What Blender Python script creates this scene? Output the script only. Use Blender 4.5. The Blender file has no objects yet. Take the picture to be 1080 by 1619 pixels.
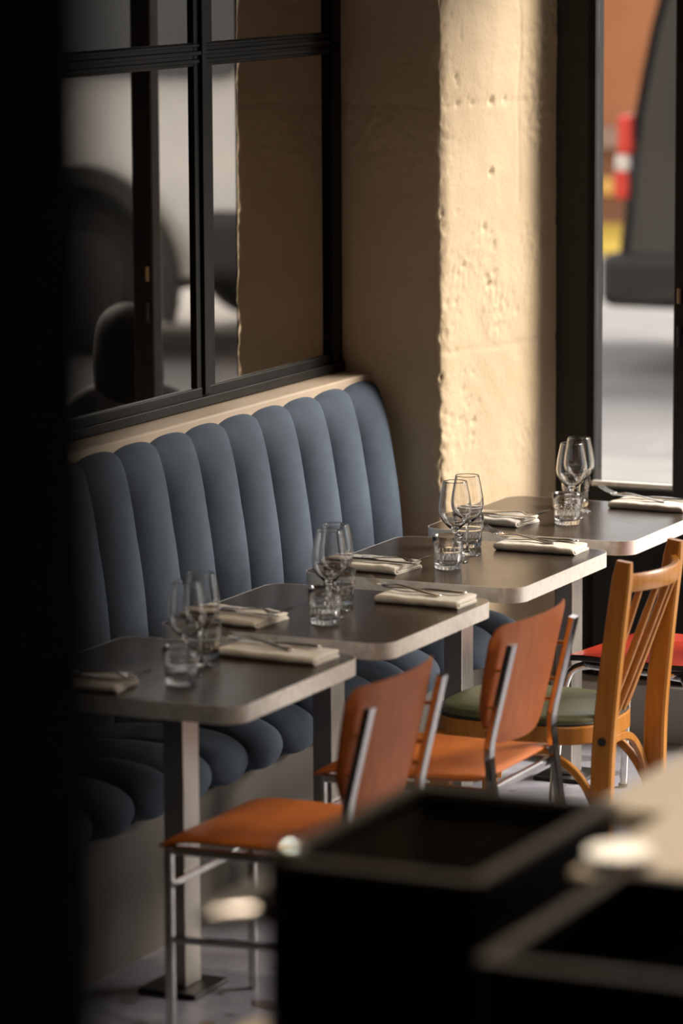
import bpy, bmesh, math, random
from mathutils import Vector, Matrix, noise

random.seed(7)
scene = bpy.context.scene
COL = scene.collection
PI = math.pi

# ------------------------------------------------------------------ camera
YAW, PITCH, ROLL = math.radians(25.176), math.radians(9.028), math.radians(-0.302)
CAM = Vector((4.81, -6.0, 2.50))
fw = Vector((-math.sin(YAW)*math.cos(PITCH), math.cos(YAW)*math.cos(PITCH), -math.sin(PITCH)))
rt = Vector((math.cos(YAW), math.sin(YAW), 0)); up = rt.cross(fw)
rt2 = rt*math.cos(ROLL) + up*math.sin(ROLL); up2 = -rt*math.sin(ROLL) + up*math.cos(ROLL)
cd = bpy.data.cameras.new('camera')
cd.sensor_fit = 'VERTICAL'; cd.sensor_height = 36.0; cd.sensor_width = 24.0
cd.lens = 6140.77/1619*36.0
cd.clip_end = 300
cd.dof.use_dof = True; cd.dof.focus_distance = 10.45; cd.dof.aperture_fstop = 2.25
cam = bpy.data.objects.new('camera', cd); COL.objects.link(cam)
m = Matrix.Identity(4)
for i in range(3):
    m[i][0] = rt2[i]; m[i][1] = up2[i]; m[i][2] = -fw[i]; m[i][3] = CAM[i]
cam.matrix_world = m
scene.camera = cam

# ------------------------------------------------------------------ world, light, exposure
w = bpy.data.worlds.new('overcast_sky'); scene.world = w; w.use_nodes = True
bg = w.node_tree.nodes['Background']
bg.inputs[0].default_value = (1.0, 0.98, 0.96, 1); bg.inputs[1].default_value = 1.7
SUN_AZ, SUN_EL = math.radians(33), math.radians(30)      # azimuth measured from +x towards +y
sl = bpy.data.lights.new('sun', 'SUN'); sl.energy = 14.0; sl.angle = math.radians(32); sl.color = (1.0, 0.915, 0.80)
so = bpy.data.objects.new('sun', sl); COL.objects.link(so)
sd = Vector((math.cos(SUN_AZ)*math.cos(SUN_EL), math.sin(SUN_AZ)*math.cos(SUN_EL), math.sin(SUN_EL)))
so.rotation_euler = sd.to_track_quat('Z', 'Y').to_euler(); so.location = sd*20
vs = scene.view_settings
vs.view_transform = 'Standard'; vs.look = 'None'; vs.gamma = 1.0; vs.use_curve_mapping = False
vs.exposure = 0.0
scene.cycles.use_denoising = True
scene.cycles.max_bounces = 14; scene.cycles.diffuse_bounces = 6
scene.cycles.transparent_max_bounces = 16; scene.cycles.transmission_bounces = 12
scene.cycles.caustics_reflective = True; scene.cycles.caustics_refractive = True
scene.cycles.blur_glossy = 0.5; scene.cycles.sample_clamp_indirect = 6.0

# ------------------------------------------------------------------ materials
def new_mat(name):
    mt = bpy.data.materials.new(name); mt.use_nodes = True
    nt = mt.node_tree; b = nt.nodes['Principled BSDF']
    return mt, nt, b
def mat(name, color, rough=0.5, metal=0.0, color2=None, nscale=8.0, bump=0.0, bscale=60.0, lo=0.35, hi=0.65,
        coat=0.0, sheen=0.0, sheen_tint=(1, 1, 1), spec=0.5, rough2=None, stretch=None, detail=6.0):
    mt, nt, b = new_mat(name); N = nt.nodes; L = nt.links
    tc = N.new('ShaderNodeTexCoord'); mp = N.new('ShaderNodeMapping')
    L.new(tc.outputs['Object'], mp.inputs[0])
    if stretch: mp.inputs['Scale'].default_value = stretch
    nz = N.new('ShaderNodeTexNoise'); nz.inputs['Scale'].default_value = nscale; nz.inputs['Detail'].default_value = detail
    L.new(mp.outputs[0], nz.inputs['Vector'])
    rp = N.new('ShaderNodeValToRGB')
    c2 = color2 if color2 else tuple(min(1, c*1.12+0.002) for c in color)
    rp.color_ramp.elements[0].position = lo; rp.color_ramp.elements[1].position = hi
    rp.color_ramp.elements[0].color = (*color, 1); rp.color_ramp.elements[1].color = (*c2, 1)
    L.new(nz.outputs['Fac'], rp.inputs[0]); L.new(rp.outputs[0], b.inputs['Base Color'])
    b.inputs['Metallic'].default_value = metal
    b.inputs['Roughness'].default_value = rough
    b.inputs['Specular IOR Level'].default_value = spec
    if rough2 is not None:
        mr = N.new('ShaderNodeMapRange'); mr.inputs['From Min'].default_value = 0.3; mr.inputs['From Max'].default_value = 0.7
        mr.inputs['To Min'].default_value = rough; mr.inputs['To Max'].default_value = rough2
        L.new(nz.outputs['Fac'], mr.inputs[0]); L.new(mr.outputs[0], b.inputs['Roughness'])
    if coat: b.inputs['Coat Weight'].default_value = coat; b.inputs['Coat Roughness'].default_value = 0.12
    if sheen:
        b.inputs['Sheen Weight'].default_value = sheen; b.inputs['Sheen Roughness'].default_value = 0.28
        b.inputs['Sheen Tint'].default_value = (*sheen_tint, 1)
    if bump:
        nb = N.new('ShaderNodeTexNoise'); nb.inputs['Scale'].default_value = bscale; nb.inputs['Detail'].default_value = 5
        L.new(mp.outputs[0], nb.inputs['Vector'])
        bp = N.new('ShaderNodeBump'); bp.inputs['Strength'].default_value = bump; bp.inputs['Distance'].default_value = 0.004
        L.new(nb.outputs['Fac'], bp.inputs['Height']); L.new(bp.outputs[0], b.inputs['Normal'])
    return mt

M = {}
M['plaster'] = mat('painted_plaster', (0.57, 0.435, 0.28), 0.7, color2=(0.64, 0.495, 0.33), nscale=3.0, bump=0.35, bscale=90, spec=0.3)
M['wallpaint'] = mat('wall_paint', (0.16, 0.085, 0.04), 0.8, nscale=2.0, bump=0.1)
M['ceiling'] = mat('ceiling_paint', (0.14, 0.095, 0.055), 0.9, nscale=2.0)
M['ledge'] = mat('ledge_paint', (0.36, 0.28, 0.205), 0.55, nscale=5.0, bump=0.08, bscale=40)
M['blackframe'] = mat('black_steel', (0.006, 0.005, 0.0042), 0.45, color2=(0.009, 0.0075, 0.006), nscale=20, spec=0.2)
M['facadeblack'] = mat('facade_black_steel', (0.006, 0.0055, 0.005), 0.5, color2=(0.011, 0.010, 0.009), nscale=14, spec=0.3)
M['blackmatte'] = mat('matte_black', (0.006, 0.005, 0.005), 0.75, nscale=10, spec=0.2)
M['blacklac'] = mat('black_lacquer', (0.010, 0.008, 0.006), 0.35, color2=(0.02, 0.015, 0.010), nscale=9, spec=0.4)
M['floor'] = mat('terrazzo_ground', (0.25, 0.25, 0.30), 0.38, color2=(0.31, 0.305, 0.35), nscale=30, bump=0.03, spec=0.4)
M['chip_a'] = mat('terrazzo_chip_brown', (0.11, 0.085, 0.078), 0.35, nscale=40)
M['chip_b'] = mat('terrazzo_chip_grey', (0.15, 0.14, 0.15), 0.35, nscale=40)
M['chip_c'] = mat('terrazzo_chip_sand', (0.19, 0.135, 0.10), 0.35, nscale=40)
M['plinth'] = mat('grey_plinth_paint', (0.33, 0.31, 0.29), 0.6, nscale=8, bump=0.1)
M['velvet'] = mat('blue_velvet', (0.048, 0.062, 0.085), 0.8, color2=(0.066, 0.085, 0.115), nscale=7, bump=0.12, bscale=14,
                  sheen=0.15, sheen_tint=(0.62, 0.76, 1.0), spec=0.15, lo=0.40, hi=0.60)
M['kick'] = mat('kick_board', (0.075, 0.064, 0.052), 0.6, nscale=6)
M['laminate'] = mat('dark_laminate', (0.036, 0.0235, 0.016), 0.22, color2=(0.043, 0.029, 0.020), nscale=10, spec=0.5, rough2=0.26, bump=0.012, bscale=200)
M['alu'] = mat('brushed_aluminium', (0.88, 0.84, 0.78), 0.33, metal=0.5, color2=(0.70, 0.66, 0.61), nscale=45, bump=0.10, bscale=120, rough2=0.46, lo=0.42, hi=0.7)
M['steelcol'] = mat('brushed_steel_column', (0.36, 0.33, 0.30), 0.36, metal=1.0, nscale=30, stretch=(6, 6, 0.4), rough2=0.45)
M['rimsteel'] = mat('worn_rim_steel', (0.034, 0.029, 0.023), 0.42, metal=0.3, nscale=20)
M['blacksteel'] = mat('black_base_steel', (0.02, 0.018, 0.017), 0.5, metal=0.3, nscale=20)
M['chrome'] = mat('chrome', (0.72, 0.70, 0.67), 0.06, metal=1.0, color2=(0.60, 0.57, 0.53), nscale=60, rough2=0.13)
M['cutlery'] = mat('cutlery_steel', (0.62, 0.60, 0.57), 0.16, metal=1.0, nscale=40)
M['hinge'] = mat('aged_hinge', (0.30, 0.22, 0.13), 0.5, metal=0.6)
M['brass'] = mat('brass', (0.80, 0.52, 0.18), 0.25, metal=1.0, nscale=40)
M['orange'] = mat('orange_vinyl', (0.56, 0.140, 0.020), 0.45, color2=(0.64, 0.178, 0.029), nscale=10, bump=0.12, bscale=160, spec=0.35)
M['orangeply'] = mat('orange_veneer', (0.33, 0.074, 0.009), 0.48, color2=(0.41, 0.103, 0.014), nscale=9, stretch=(6, 6, 0.5), bump=0.04, bscale=60, spec=0.3)
M['beech'] = mat('varnished_beech', (0.42, 0.155, 0.020), 0.34, color2=(0.52, 0.215, 0.034), nscale=12, stretch=(5, 5, 0.6), bump=0.03, bscale=50, coat=0.12)
M['green'] = mat('green_vinyl', (0.105, 0.110, 0.052), 0.33, color2=(0.135, 0.140, 0.070), nscale=20, bump=0.25, bscale=220, spec=0.5)
M['welt'] = mat('dark_welt', (0.02, 0.022, 0.015), 0.5)
M['red'] = mat('red_formica', (0.55, 0.045, 0.022), 0.20, color2=(0.62, 0.06, 0.03), nscale=12, spec=0.6, coat=0.3)
M['blackedge'] = mat('black_edge', (0.012, 0.010, 0.009), 0.4)
M['linen'] = mat('linen', (0.72, 0.66, 0.58), 0.85, color2=(0.78, 0.72, 0.64), nscale=14, bump=0.22, bscale=320, spec=0.2, sheen=0.2)
M['porcelain'] = mat('white_porcelain', (0.85, 0.82, 0.76), 0.15, spec=0.6)
M['counter'] = mat('beige_counter', (0.33, 0.275, 0.205), 0.3, color2=(0.38, 0.32, 0.245), nscale=12)
M['asphalt'] = mat('asphalt', (0.17, 0.165, 0.168), 0.85, color2=(0.215, 0.208, 0.21), nscale=1.3, bump=0.1)
M['pavement'] = mat('pavement_stone', (0.20, 0.195, 0.19), 0.8, color2=(0.24, 0.235, 0.23), nscale=1.0)
M['kerbstone'] = mat('kerb_stone', (0.22, 0.215, 0.21), 0.7, nscale=3)
M['yellow'] = mat('yellow_paint', (0.62, 0.44, 0.07), 0.7, nscale=3)
M['brick'] = mat('orange_render', (0.40, 0.155, 0.070), 0.8, color2=(0.46, 0.19, 0.09), nscale=2.0)
M['brickdark'] = mat('brown_render', (0.22, 0.10, 0.06), 0.8, nscale=2.0)
M['ledgepink'] = mat('pink_stone', (0.36, 0.25, 0.22), 0.8, nscale=2.0)
M['gold'] = mat('gold_sign_paint', (0.75, 0.45, 0.13), 0.6, nscale=2.0)
M['carblack'] = mat('dark_car_paint', (0.028, 0.027, 0.028), 0.22, nscale=3, coat=0.6)
M['carwhite'] = mat('white_car_paint', (0.72, 0.71, 0.69), 0.30, nscale=3, coat=0.5)
M['carglass'] = mat('tinted_car_glass', (0.012, 0.013, 0.015), 0.06, spec=0.8)
M['plastic'] = mat('black_plastic', (0.022, 0.020, 0.019), 0.55)
M['rubber'] = mat('tyre_rubber', (0.014, 0.013, 0.013), 0.8)
M['taillight'] = mat('red_lamp_lens', (0.75, 0.035, 0.02), 0.15, color2=(0.85, 0.06, 0.03), nscale=12, spec=0.7)
M['reverse'] = mat('clear_lamp_lens', (0.80, 0.72, 0.66), 0.15, spec=0.7)
M['facadestone'] = mat('facade_stone', (0.30, 0.27, 0.23), 0.8, nscale=2)
M['skin'] = mat('skin', (0.50, 0.30, 0.21), 0.5)
M['lips'] = mat('lips', (0.42, 0.15, 0.12), 0.45)
M['hair'] = mat('dark_hair', (0.0016, 0.0010, 0.0008), 0.7, color2=(0.003, 0.0018, 0.0012), nscale=30, stretch=(8, 8, 0.7), bump=0.4, bscale=60, spec=0.06)
M['coat'] = mat('dark_coat', (0.015, 0.014, 0.016), 0.85, nscale=10)

def glass_mat(name, tint=(1, 1, 1), ior=1.5):
    mt, nt, b = new_mat(name)
    b.inputs['Base Color'].default_value = (*tint, 1); b.inputs['Transmission Weight'].default_value = 1.0
    b.inputs['Roughness'].default_value = 0.0; b.inputs['IOR'].default_value = ior
    return mt
M['glass'] = glass_mat('clear_glass', (0.99, 0.985, 0.975))
def pane_mat(name):
    mt = bpy.data.materials.new(name); mt.use_nodes = True; nt = mt.node_tree; nt.nodes.clear()
    o = nt.nodes.new('ShaderNodeOutputMaterial'); mx = nt.nodes.new('ShaderNodeMixShader')
    tr = nt.nodes.new('ShaderNodeBsdfTransparent'); gl = nt.nodes.new('ShaderNodeBsdfGlossy'); lw = nt.nodes.new('ShaderNodeLayerWeight'); pw = nt.nodes.new('ShaderNodeMath'); pw.operation = 'POWER'; pw.inputs[1].default_value = 5.0
    fr = nt.nodes.new('ShaderNodeMath'); fr.operation = 'MULTIPLY_ADD'; fr.inputs[1].default_value = 0.9; fr.inputs[2].default_value = 0.025
    nt.links.new(lw.outputs['Facing'], pw.inputs[0]); nt.links.new(pw.outputs[0], fr.inputs[0]); gl.inputs['Roughness'].default_value = 0.0
    tr.inputs[0].default_value = (0.95, 0.95, 0.95, 1)
    nt.links.new(fr.outputs[0], mx.inputs[0]); nt.links.new(tr.outputs[0], mx.inputs[1]); nt.links.new(gl.outputs[0], mx.inputs[2])
    nt.links.new(mx.outputs[0], o.inputs[0]); return mt
M['pane'] = pane_mat('window_glass')
M['mirror'] = mat('mirror_silver', (0.72, 0.68, 0.63), 0.012, metal=1.0, color2=(0.74, 0.70, 0.65), nscale=2)

# ------------------------------------------------------------------ mesh helpers
def setsmooth(me, on=True):
    if on:
        me.polygons.foreach_set('use_smooth', [True]*len(me.polygons))
def link(name, me, material=None, parent=None, loc=None):
    o = bpy.data.objects.new(name, me); COL.objects.link(o)
    if material is not None and me is not None: me.materials.append(M[material] if isinstance(material, str) else material)
    if parent is not None: o.parent = parent
    if loc is not None: o.location = loc
    return o
def pyd(name, v, f, material=None, parent=None, smooth=False, loc=None):
    me = bpy.data.meshes.new(name); me.from_pydata([tuple(p) for p in v], [], f)
    bm = bmesh.new(); bm.from_mesh(me); bmesh.ops.recalc_face_normals(bm, faces=bm.faces); bm.to_mesh(me); bm.free()
    setsmooth(me, smooth); me.update()
    return link(name, me, material, parent, loc)
def bevel(o, wdt, seg=2, angle=0.6):
    md = o.modifiers.new('bevel', 'BEVEL'); md.width = wdt; md.segments = seg; md.limit_method = 'ANGLE'; md.angle_limit = angle
    return o
def sub(o, lv=1):
    md = o.modifiers.new('subd', 'SUBSURF'); md.levels = lv; md.render_levels = lv; return o
def autosmooth(o, ang=0.7):
    me = o.data
    setsmooth(me, True)
    bm = bmesh.new(); bm.from_mesh(me)
    for e in bm.edges:
        if len(e.link_faces) == 2 and e.calc_face_angle(0) > ang: e.smooth = False
    bm.to_mesh(me); bm.free()
    return o
def box(name, x, y, z, material, parent=None, bv=0.0, seg=2):
    v = [(x[i], y[j], z[k]) for k in (0, 1) for j in (0, 1) for i in (0, 1)]
    f = [(0, 2, 3, 1), (4, 5, 7, 6), (0, 1, 5, 4), (2, 6, 7, 3), (0, 4, 6, 2), (1, 3, 7, 5)]
    o = pyd(name, v, f, material, parent)
    if bv: bevel(o, bv, seg)
    return o
def loft(name, secs, material, parent=None, smooth=True, ang=0.7, cap=True, closed=False):
    n = len(secs[0]); v = [p for s in secs for p in s]; f = []
    K = len(secs)
    for i in range(K if closed else K-1):
        a = i*n; b = ((i+1) % K)*n
        for j in range(n):
            f.append((a+j, a+(j+1) % n, b+(j+1) % n, b+j))
    if cap and not closed:
        f.append(tuple(range(n))); f.append(tuple(range((K-1)*n, K*n)))
    o = pyd(name, v, f, material, parent)
    if smooth: autosmooth(o, ang)
    return o
def frames(pts, hint=Vector((0, 0, 1)), closed=False):
    pts = [Vector(p) for p in pts]; out = []
    n = len(pts)
    for i, p in enumerate(pts):
        if closed: t = pts[(i+1) % n]-pts[i-1]
        else: t = pts[min(i+1, n-1)]-pts[max(i-1, 0)]
        t.normalize()
        s = hint.cross(t)
        if s.length < 1e-4: s = Vector((0, 1, 0)).cross(t)
        s.normalize(); u = t.cross(s); out.append((p, s, u))
    return out
def tube(name, pts, r, material, parent=None, n=10, sq=None, hint=Vector((0, 0, 1)), closed=False):
    """round tube of radius r (number or list), or rectangular tube sq=(half side, half up)"""
    fr = frames(pts, hint, closed); secs = []
    for i, (p, s, u) in enumerate(fr):
        if sq:
            a, b = sq; c = min(a, b)*0.3
            q = [(a-c, b), (-(a-c), b), (-a, b-c), (-a, -(b-c)), (-(a-c), -b), (a-c, -b), (a, -(b-c)), (a, b-c)]
            secs.append([p+s*x+u*y for x, y in q])
        else:
            rr = r[i] if isinstance(r, (list, tuple)) else r
            secs.append([p+s*(rr*math.cos(2*PI*k/n))+u*(rr*math.sin(2*PI*k/n)) for k in range(n)])
    return loft(name, secs, material, parent, True, 0.6 if sq else 1.0, True, closed)
def lathe_mesh(name, prof, n=40, rib=None):
    v = []; f = []
    rows = []
    for (r, z) in prof:
        if r < 1e-6:
            rows.append([len(v)]); v.append((0, 0, z))
        else:
            row = []
            for k in range(n):
                a = 2*PI*k/n
                rr = r
                if rib: rr = rib(r, z, a)
                row.append(len(v)); v.append((rr*math.cos(a), rr*math.sin(a), z))
            rows.append(row)
    for a, b in zip(rows[:-1], rows[1:]):
        if len(a) == 1 and len(b) == 1: continue
        for k in range(n):
            k2 = (k+1) % n
            if len(a) == 1: f.append((a[0], b[k], b[k2]))
            elif len(b) == 1: f.append((a[k], a[k2], b[0]))
            else: f.append((a[k], a[k2], b[k2], b[k]))
    me = bpy.data.meshes.new(name); me.from_pydata(v, [], f)
    bm = bmesh.new(); bm.from_mesh(me); bmesh.ops.recalc_face_normals(bm, faces=bm.faces); bm.to_mesh(me); bm.free()
    setsmooth(me); return me
def smooth_prof(pts, sub_=4):
    P = [Vector((a, b, 0)) for a, b in pts]; out = []
    for i in range(len(P)-1):
        p0 = P[max(i-1, 0)]; p1 = P[i]; p2 = P[i+1]; p3 = P[min(i+2, len(P)-1)]
        for k in range(sub_):
            t = k/sub_
            q = 0.5*((2*p1)+(p2-p0)*t+(2*p0-5*p1+4*p2-p3)*t*t+(3*p1-p0-3*p2+p3)*t**3)
            out.append((max(0, q.x), q.y))
    out.append(pts[-1]); return out
def curve3(pts, sub_=5, closed=False):
    P = [Vector(p) for p in pts]; out = []; n = len(P)
    for i in range(n if closed else n-1):
        g = (lambda j: P[j % n]) if closed else (lambda j: P[max(0, min(n-1, j))])
        p0, p1, p2, p3 = g(i-1), g(i), g(i+1), g(i+2)
        for k in range(sub_):
            t = k/sub_
            out.append(0.5*((2*p1)+(p2-p0)*t+(2*p0-5*p1+4*p2-p3)*t*t+(3*p1-p0-3*p2+p3)*t**3))
    if not closed: out.append(P[-1])
    return out
def rrect(x0, x1, y0, y1, r, n=6):
    pts = []
    for cx, cy, a0 in ((x1-r, y1-r, 0), (x0+r, y1-r, 90), (x0+r, y0+r, 180), (x1-r, y0+r, 270)):
        for k in range(n+1):
            a = math.radians(a0+90*k/n); pts.append((cx+r*math.cos(a), cy+r*math.sin(a)))
    return pts
def slab(name, pts, z0, z1, material, parent=None, bv=0.0):
    o = loft(name, [[(x, y, z0) for x, y in pts], [(x, y, z1) for x, y in pts]], material, parent, True, 0.6)
    if bv: bevel(o, bv, 2, 0.9)
    return o
def thing(name, label, cat, loc=(0, 0, 0), rz=0.0, group=None):
    o = bpy.data.objects.new(name, None); COL.objects.link(o); o.empty_display_size = 0.1
    o.location = loc; o.rotation_euler = (0, 0, rz)
    return tag(o, label, cat, group)
def tag(o, label, cat, group=None, kind=None):
    if label: o['label'] = label
    if cat: o['category'] = cat
    if group: o['group'] = group
    if kind: o['kind'] = kind
    return o
def struct(o, label=None):
    o['kind'] = 'structure'
    if label: o['label'] = label
    return o
def copy_tree(o, parent=None):
    c = o.copy(); COL.objects.link(c)
    if parent is not None: c.parent = parent
    for ch in list(o.children): copy_tree(ch, c)
    return c

# ================================================================== ROOM SHELL
YW = 4.20      # end wall beside the banquette
YF = 4.75      # glass plane of the street facade
CEIL = 3.4
struct(slab('floor', [(-0.3, -8.2), (7.2, -8.2), (7.2, 4.8), (-0.3, 4.8)], -0.10, 0.0, 'floor'), 'pale lavender grey terrazzo floor with dark chips')
FLOOR = bpy.data.objects['floor']
struct(slab('ceiling', [(-0.3, -8.2), (7.2, -8.2), (7.2, 4.82), (-0.3, 4.82)], CEIL, CEIL+0.12, 'ceiling'), 'plain painted ceiling')
UP_ = slab('added_upper_storeys', [(-12, -8.2), (7.2, -8.2), (7.2, 4.82), (-12, 4.82)], CEIL+0.12, 11.0, 'facadestone'); struct(UP_, 'unseen stone upper storeys added above the room to block sky light')  # added out of view to cut the sky light on the street
struct(box('wall_neighbour', (-12, -0.3), (4.60, 4.82), (-0.1, CEIL+0.12), 'facadestone'), 'stone street front beside the windows')
struct(box('wall_left', (-0.3, 0.0), (-8.2, 4.9), (-0.1, CEIL), 'wallpaint'), 'painted wall behind the mirror and banquette')
struct(box('wall_right', (7.0, 7.2), (-8.2, 4.82), (-0.1, CEIL), 'wallpaint'), 'painted side wall of the room')
struct(box('wall_back', (0.0, 7.0), (-8.2, -8.0), (-0.1, CEIL), 'wallpaint'), 'painted wall behind the viewer')

# --- rough plastered pier: footprint swept upward, each point pushed in and out
def plaster_pier():
    path = []
    def seg(a, b, n):
        for k in range(n): path.append((a[0]+(b[0]-a[0])*k/n, a[1]+(b[1]-a[1])*k/n))
    P0, P1, P2, P3, P4 = (-0.05, YW), (0.337, YW), (0.450, 4.705), (0.488, 4.742), (0.492, 4.82)
    seg(P0, P1, 52); seg(P1, P2, 66); seg(P2, P3, 12); seg(P3, P4, 10); path.append(P4)
    # soften the corner by one averaging pass
    for _ in range(2):
        path = [path[0]]+[((path[i-1][0]+2*path[i][0]+path[i+1][0])/4, (path[i-1][1]+2*path[i][1]+path[i+1][1])/4) for i in range(1, len(path)-1)]+[path[-1]]
    for _ in range(60):
        path = [p if i < 70 or i >= len(path)-1 else ((path[i-1][0]+2*p[0]+path[i+1][0])/4, (path[i-1][1]+2*p[1]+path[i+1][1])/4) for i, p in enumerate(path)]
    n = len(path); zs = [i*0.0075 for i in range(int(CEIL/0.0075)+1)]
    nor = []
    for i in range(n):
        a = path[max(0, i-1)]; b = path[min(n-1, i+1)]
        t = Vector((b[0]-a[0], b[1]-a[1], 0)).normalized(); nor.append(Vector((t.y, -t.x, 0)))
    s = [0.0]
    for i in range(1, n): s.append(s[-1]+math.hypot(path[i][0]-path[i-1][0], path[i][1]-path[i-1][1]))
    sc = s[52]                      # arc length of the corner
    pits = [(sc+0.245, 1.700, 0.012, 0.010), (sc+0.21, 1.54, 0.012, 0.006), (sc+0.245, 1.905, 0.014, 0.008), (sc+0.08, 1.905, 0.011, 0.006), (sc+0.15, 1.905, 0.009, 0.006), (sc+0.31, 1.91, 0.009, 0.005)]
    rr = random.Random(3)
    for k in range(9): pits.append((sc+0.245+rr.uniform(-.025, .035), rr.choice((1.52, 1.50, 1.475, 1.40, 1.38, 1.37))+rr.uniform(-.01, .01), rr.uniform(.006, .011), rr.uniform(.003, .007)))
    for k in range(26): pits.append((sc+0.12+rr.uniform(-.05, .07), 1.0+rr.uniform(-.10, .14), rr.uniform(.004, .009), rr.uniform(.002, .005)))
    for k in range(90): pits.append((sc+abs(rr.gauss(0, .05)), rr.uniform(0.7, 2.4), rr.uniform(.004, .010), rr.uniform(.002, .005)))
    for k in range(60): pits.append((rr.uniform(0, s[-1]), rr.uniform(0.6, 2.6), rr.uniform(.004, .009), rr.uniform(.002, .0045)))
    for k in range(40): pits.append((rr.uniform(.05, sc*.9), 1.15+abs(rr.gauss(0, .05)), rr.uniform(.005, .011), rr.uniform(.002, .0045)))
    bins = {}
    for p in pits: 
        for bz in range(int((p[1]-.03)/.05), int((p[1]+.03)/.05)+1): bins.setdefault(bz, []).append(p)
    v = []
    for z in zs:
        near = bins.get(int(z/.05), [])
        wob = 0.006*noise.noise(Vector((0.3, 7.0, z*11)))+0.004*noise.noise(Vector((2.3, 1.0, z*37)))
        for i in range(n):
            u = s[i]
            d = 0.0035*noise.noise(Vector((u*4, z*3.2, 0.7)))+0.0016*noise.noise(Vector((u*17, z*15, 3.1)))+0.0007*noise.noise(Vector((u*60, z*55, 9)))
            rough = max(0, noise.noise(Vector((u*6+4, z*4.5, 5.5)))-0.12)
            d += rough*0.010*noise.noise(Vector((u*75, z*60, 1.5)))
            # horizontal casting joints
            for zj in (1.905, 1.19, 2.62, 0.5):
                dz = z-(zj+0.010*noise.noise(Vector((u*7, zj, 0))))
                if abs(dz) < 0.012: d -= 0.0022*(1-abs(dz)/0.012)*(0.5+0.8*abs(noise.noise(Vector((u*22, zj*3, 2)))))
            # long crack near the window frame
            du = u-(sc+0.385+0.02*noise.noise(Vector((z*5, 1, 1))))
            if abs(du) < 0.008 and 1.6 < z < 2.3: d -= 0.004*(1-abs(du)/0.008)
            for (pu, pz, pr, pd) in near:
                q = ((u-pu)**2+(z-pz)**2)/(pr*pr)
                if q < 4: d -= 1.35*pd*math.exp(-q*1.6)
            cw = math.exp(-((u-sc)/0.02)**2)
            d += cw*(wob-0.007)
            v.append((path[i][0]+nor[i].x*d, path[i][1]+nor[i].y*d, z))
    f = [(r*n+i, r*n+i+1, (r+1)*n+i+1, (r+1)*n+i) for r in range(len(zs)-1) for i in range(n-1)]
    me = bpy.data.meshes.new('wall_end'); me.from_pydata(v, [], f); setsmooth(me)
    return link('wall_end', me, 'plaster')
struct(plaster_pier(), 'rough cream painted plaster pier with pitted edge')

# --- terrazzo chips set into the floor (each its own piece)
def chip_mesh(seed):
    r = random.Random(seed); n = r.choice((4, 5, 5, 6)); pts = []
    for k in range(n):
        a = 2*PI*(k+r.uniform(-.25, .25))/n; q = r.uniform(.6, 1.0); pts.append((q*math.cos(a), q*math.sin(a)))
    v = [(x, y, -0.02) for x, y in pts]+[(x, y, 0.0) for x, y in pts]
    f = [tuple(range(n))[::-1], tuple(range(n, 2*n))]+[(i, (i+1) % n, n+(i+1) % n, n+i) for i in range(n)]
    me = bpy.data.meshes.new('terrazzo_chip'); me.from_pydata(v, [], f); return me
chip_meshes = []
for i in range(12):
    me = chip_mesh(100+i); me.materials.append(M[('chip_a', 'chip_b', 'chip_c')[i % 3]]); chip_meshes.append(me)
rc = random.Random(21); placed = []
tries = 0
while len(placed) < 130 and tries < 6000:
    tries += 1
    x = rc.uniform(0.62, 1.75); y = rc.uniform(1.2, 4.5); r = rc.choice((.010, .016, .028, .040, .055, .062))
    if any((x-a)**2+(y-b)**2 < (r+c+.035)**2 for a, b, c in placed): continue
    placed.append((x, y, r))
    o = bpy.data.objects.new('terrazzo_chip', rc.choice(chip_meshes)); COL.objects.link(o); o.parent = FLOOR
    o.location = (x, y, 0.0008); o.scale = (r, r*rc.uniform(.6, 1), 0.02); o.rotation_euler = (0, 0, rc.uniform(0, 6.28))

# ================================================================== STREET FACADE
def window(name, x0, x1, label, wide=0):
    root = bpy.data.objects.new(name, None); COL.objects.link(root); root.location = ((x0+x1)/2, YF, 0); struct(root, label)
    cx = (x0+x1)/2
    a, b = x0-cx, x1-cx
    gb = 0.752
    if wide: gb = 0.24
    else: box('lower_panel', (a, b), (-0.03, 0.05), (0.17, 0.70), 'facadeblack', root, 0.003)
    box('bottom_rail', (a, b), (-0.055, 0.045), (gb-0.07, gb), 'facadeblack', root, 0.004)
    box('glazing_bead', (a-.004, b+.002), (-0.036, -0.012), (gb-.002, gb+.014), 'alu', root, 0.003)
    box('top_rail', (a, b), (-0.055, 0.055), (2.60, 2.69), 'facadeblack', root, 0.004)
    box('pane', (a, b), (-0.004, 0.004), (gb, 2.60), 'pane', root)
    return root
w1 = window('window_1', 0.603, 0.872, 'narrow street window in black steel beside the plaster pier')
w2 = window('window_2', 0.932, 2.95, 'wide street window in black steel to the right of the narrow one', 1)
w3 = window('window_3', 3.03, 4.97, 'wide street window in the middle of the facade', 1)
w4 = window('window_4', 5.05, 6.92, 'wide street window next to the side wall', 1)
def post(x0, x1, y0, y1, n):
    return struct(box('trim_%d' % n, (x0, x1), (y0, y1), (0.0, CEIL), 'facadeblack', None, 0.006), 'black steel facade post')
post(0.445, 0.590, YF-0.014, YF+0.05, 1)
o = box('trim_2', (0.576, 0.602), (YF-0.022, YF+0.05), (0.0, CEIL), 'blackmatte', None, 0.006); struct(o, 'black steel jamb strip beside the narrow window')
t3 = post(0.868, 0.940, 4.68, 4.74, 3)
post(2.95, 3.03, YF-0.06, YF+0.06, 4)
post(4.97, 5.05, YF-0.06, YF+0.06, 5)
post(6.92, 7.02, YF-0.06, YF+0.06, 6)
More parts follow.
